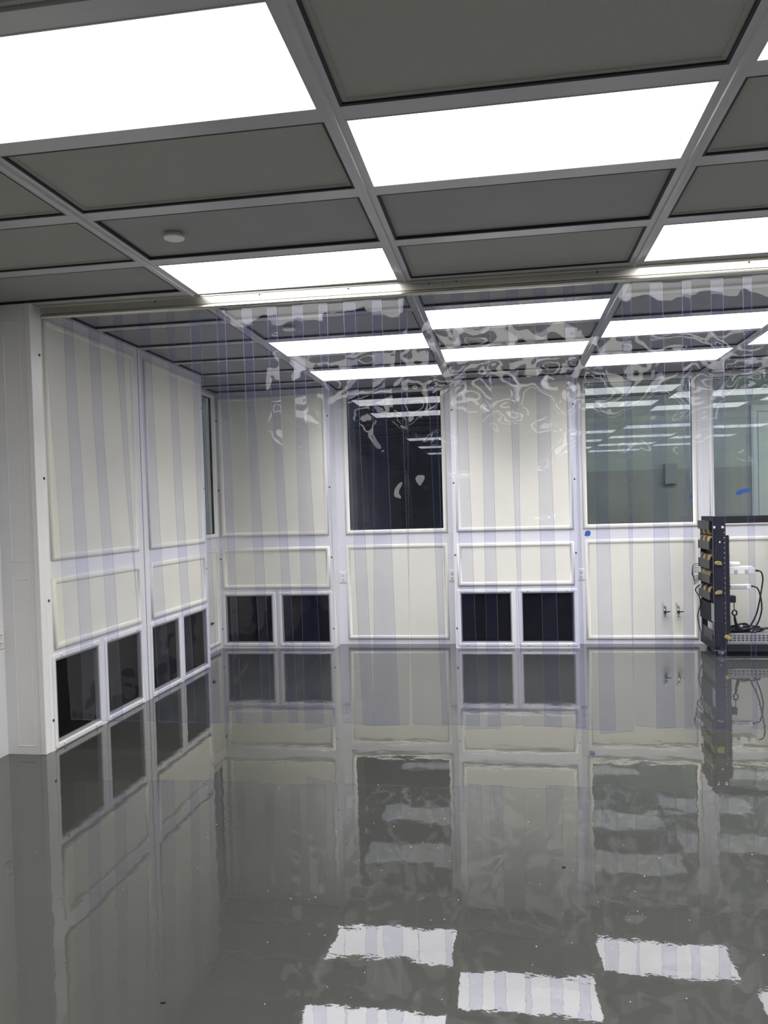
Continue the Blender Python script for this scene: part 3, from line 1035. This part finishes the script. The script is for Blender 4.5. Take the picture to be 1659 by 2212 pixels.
# yellow cable ends tied at the front upright and on the tray corner
for (x, y, z, L, dz), lab in (((2.352, RYF - 0.012, 0.838, 0.062, -0.004), 'yellow cable end tied to the rack front, upper of two'),
                              ((2.352, RYF - 0.012, 0.568, 0.062, 0.012), 'yellow cable end tied to the rack front, lower of two'),
                              ((2.425, RYF - 0.014, 0.178, 0.06, -0.012), 'yellow strap knotted at the tray corner of the rack')):
    Y = At('yellow_cable_tail', (x, y, z - 0.02))
    tag(Y.root, lab, 'cable', 'yellow cable tails on the rack front')
    for k in range(5):
        Y.part(MB().tube(spline([(x, y, z + 0.004 * (k - 2)), (x + L * 0.4, y - 0.006, z + 0.0075 * (k - 2) + dz * .4 + 0.004), (x + L * (1 - .05 * (k % 3)), y - 0.002, z + 0.005 * (k - 2) + dz)], 4), 0.0032, 6), 'strand', YEL, smooth=True)
    Y.part(MB().tube([(x + 0.012, y - 0.006, z - 0.012), (x + 0.014, y - 0.008, z + 0.014)], 0.004, 6), 'knot', YEL, smooth=True)

# black cables at the left flank
lc = At('loose_cable', (2.31, 7.75, 0.05))
tag(lc.root, 'thin black cable hanging down the left flank of the rack', 'cable')


lc.part(MB().tube(spline([(2.335, 7.90, 0.60), (2.30, 7.93, 0.55), (2.33, 7.90, 0.48), (2.335, 7.9, 0.40), (2.305, 7.88, 0.30), (2.315, 7.80, 0.16), (2.335, 7.70, 0.10), (2.352, 7.66, 0.09)]), 0.006, 6), 'cable_run', CABLE, smooth=True)
lc2 = At('loose_cable', (2.30, 7.9, 0.62))
tag(lc2.root, 'tangle of thin dark cables sticking out left of the rack', 'cable')
for k in range(5):
    dz = 0.02 * k
    lc2.part(MB().tube(spline([(2.335, 7.92, 0.80 - dz), (2.29 - 0.004 * k, 7.95, 0.79 - dz), (2.275 + 0.006 * k, 7.94, 0.72 - dz), (2.29, 7.93, 0.68 - dz), (2.335, 7.9, 0.70 - dz * .5)]), 0.0028, 6), 'cable_run', VIO if k % 2 else CABLE, smooth=True)

# two white power units fixed behind the upright, each with a black plug and lead
ua = At('power_unit', (2.60, 7.50, 0.73))
tag(ua.root, 'white power unit with grey sockets, upper of two beside the rack upright', 'power unit', 'white power units on the rack')
ua.part(MB().box(2.470, 2.690, 7.47, 7.56, 0.730, 0.802), 'case', ADAPT, bevel=0.006)
ua.part(MB().box(2.472, 2.590, 7.48, 7.56, 0.800, 0.842), 'rounded_top', ADAPT, bevel=0.016)
for x in (2.545, 2.635):
    ua.part(MB().box(x - 0.014, x + 0.014, 7.464, 7.471, 0.745, 0.778), 'socket', ADAPG, bevel=0.003)
ua.part(MB().box(2.690, 2.712, 7.48, 7.55, 0.735, 0.785), 'end_cap', ADAPT, bevel=0.003)
ua.part(MB().tube([(2.712, 7.50, 0.762), (2.745, 7.50, 0.760)], [0.012, 0.009], 8), 'plug', CABLE)
ub = At('power_unit', (2.58, 7.50, 0.597))
tag(ub.root, 'white power unit with ribbed grey face, lower of two beside the rack upright', 'power unit', 'white power units on the rack')
ub.part(MB().box(2.470, 2.672, 7.47, 7.55, 0.597, 0.640), 'case', ADAPT, bevel=0.004)
for k in range(10):
    x = 2.49 + 0.015 * k
    ub.part(MB().box(x, x + 0.010, 7.465, 7.471, 0.604, 0.632), 'rib', ADAPG)
ub.part(MB().tube([(2.672, 7.50, 0.622), (2.70, 7.50, 0.620)], [0.011, 0.008], 8), 'plug', CABLE)
br2 = rk.part(MB().box(2.455, 2.540, RYF + 0.03, RYF + 0.10, 0.478, 0.540), 'cable_bracket', RACKB, bevel=0.006)
ua.part(MB().tube(spline([(2.742, 7.50, 0.760), (2.768, 7.50, 0.745), (2.780, 7.50, 0.690), (2.772, 7.50, 0.62), (2.752, 7.50, 0.50), (2.728, 7.51, 0.38), (2.700, 7.53, 0.300), (2.680, 7.56, 0.245)]), 0.007, 7), 'power_lead', CABLE, smooth=True)
ub.part(MB().tube(spline([(2.698, 7.495, 0.620), (2.728, 7.49, 0.605), (2.745, 7.48, 0.56), (2.758, 7.475, 0.48), (2.757, 7.475, 0.40), (2.745, 7.51, 0.31), (2.730, 7.55, 0.25)]), 0.007, 7), 'power_lead', CABLE, smooth=True)

# heap of black cables on the tray
hp = At('cable_heap', (2.64, 7.58, 0.186))
tag(hp.root, 'tangled heap of coiled black cables lying on the perforated tray', 'cable heap')
rnd = random.Random(5)
for k in range(15):
    cx_, cy_ = 2.53 + 0.30 * rnd.random(), 7.58 + 0.06 * rnd.random()
    ra, rb2 = rnd.uniform(.03, .075), rnd.uniform(.02, .03)
    zz = 0.200 + rnd.uniform(0, .055) * (1 - abs(cx_ - 2.66) / 0.25)
    ang = rnd.uniform(0, 3.1)
    pts = []
    for j in range(20):
        a = 2 * math.pi * j / 20
        pts.append((cx_ + ra * math.cos(a), cy_ + rb2 * math.sin(a), zz + 0.018 * math.sin(a * 1 + ang) + 0.006 * math.sin(2 * a)))
    hp.part(MB().tube(pts, 0.0075, 6, closed=True), 'coil', CABLE, smooth=True)
hp.part(MB().box(2.56, 2.70, 7.60, 7.68, 0.187, 0.225), 'power_brick', BLKPL, bevel=0.01)
hk = At('hanging_strap', (2.53, 7.50, 0.2))
tag(hk.root, 'black looped strap hanging from the bracket above the tray', 'strap')
hk.part(MB().tube(spline([(2.533, 7.50, 0.485), (2.533, 7.50, 0.43), (2.535, 7.50, 0.405)]), 0.004, 6), 'cord', CABLE)
pts = [(2.536 + 0.020 * math.cos(2 * math.pi * j / 16), 7.50, 0.382 + 0.024 * math.sin(2 * math.pi * j / 16)) for j in range(16)]
hk.part(MB().tube(pts, 0.007, 6, closed=True), 'loop', CABLE, smooth=True)
hk.part(MB().tube(spline([(2.536, 7.50, 0.362), (2.540, 7.51, 0.33), (2.555, 7.53, 0.28), (2.58, 7.56, 0.235)]), [0.009] * 8 + [0.012] * 8 + [0.014] * 9, 7), 'strap_tail', CABLE, smooth=True)

# ------------------------------------------------------------------ bits on the floor
def floor_bit(x, y, rz, l, w, label):
    m = MB()
    n = 10
    pts = [(l / 2 * math.cos(2 * math.pi * k / n) * (1 + .15 * math.sin(3 * k)), w / 2 * math.sin(2 * math.pi * k / n)) for k in range(n)]
    m.poly(lambda u, v, q: (u, v, q), pts, 0.0, 0.004)
    o = m.build('floor_debris', DEBRIS)
    o.location = (x, y, 0.0003)
    o.rotation_euler = (0, 0, rz)
    tag(o, label, 'debris', 'black bits on the floor')


floor_bit(-0.479, 2.084, 0.25, 0.014, 0.006, 'tiny black bit on the floor at lower left')
floor_bit(0.707, 3.058, -0.05, 0.014, 0.006, 'tiny black bit on the floor at lower right centre')
fk = MB()
rnd = random.Random(11)
for k in range(170):
    x, y = rnd.uniform(-0.4, 2.2), rnd.uniform(1.55, 3.4)
    if rnd.random() < 0.3:
        x, y = rnd.uniform(-1.6, 2.4), rnd.uniform(1.5, 4.2)
    s = rnd.uniform(0.0008, 0.0022)
    a = rnd.uniform(0, 3)
    pts = [(x + s * math.cos(a + q) * (1 if q_ % 2 else .6), y + s * math.sin(a + q)) for q_, q in enumerate((0, 1.2, 2.4, 3.6, 4.9))]
    fk.poly(lambda u, v, q: (u, v, q), pts, 0.0003, 0.0012)
fo = fk.build('dust_flecks', FLECK)
tag(fo, 'scattered pale dust flecks on the glossy floor', 'dust', kind='stuff')
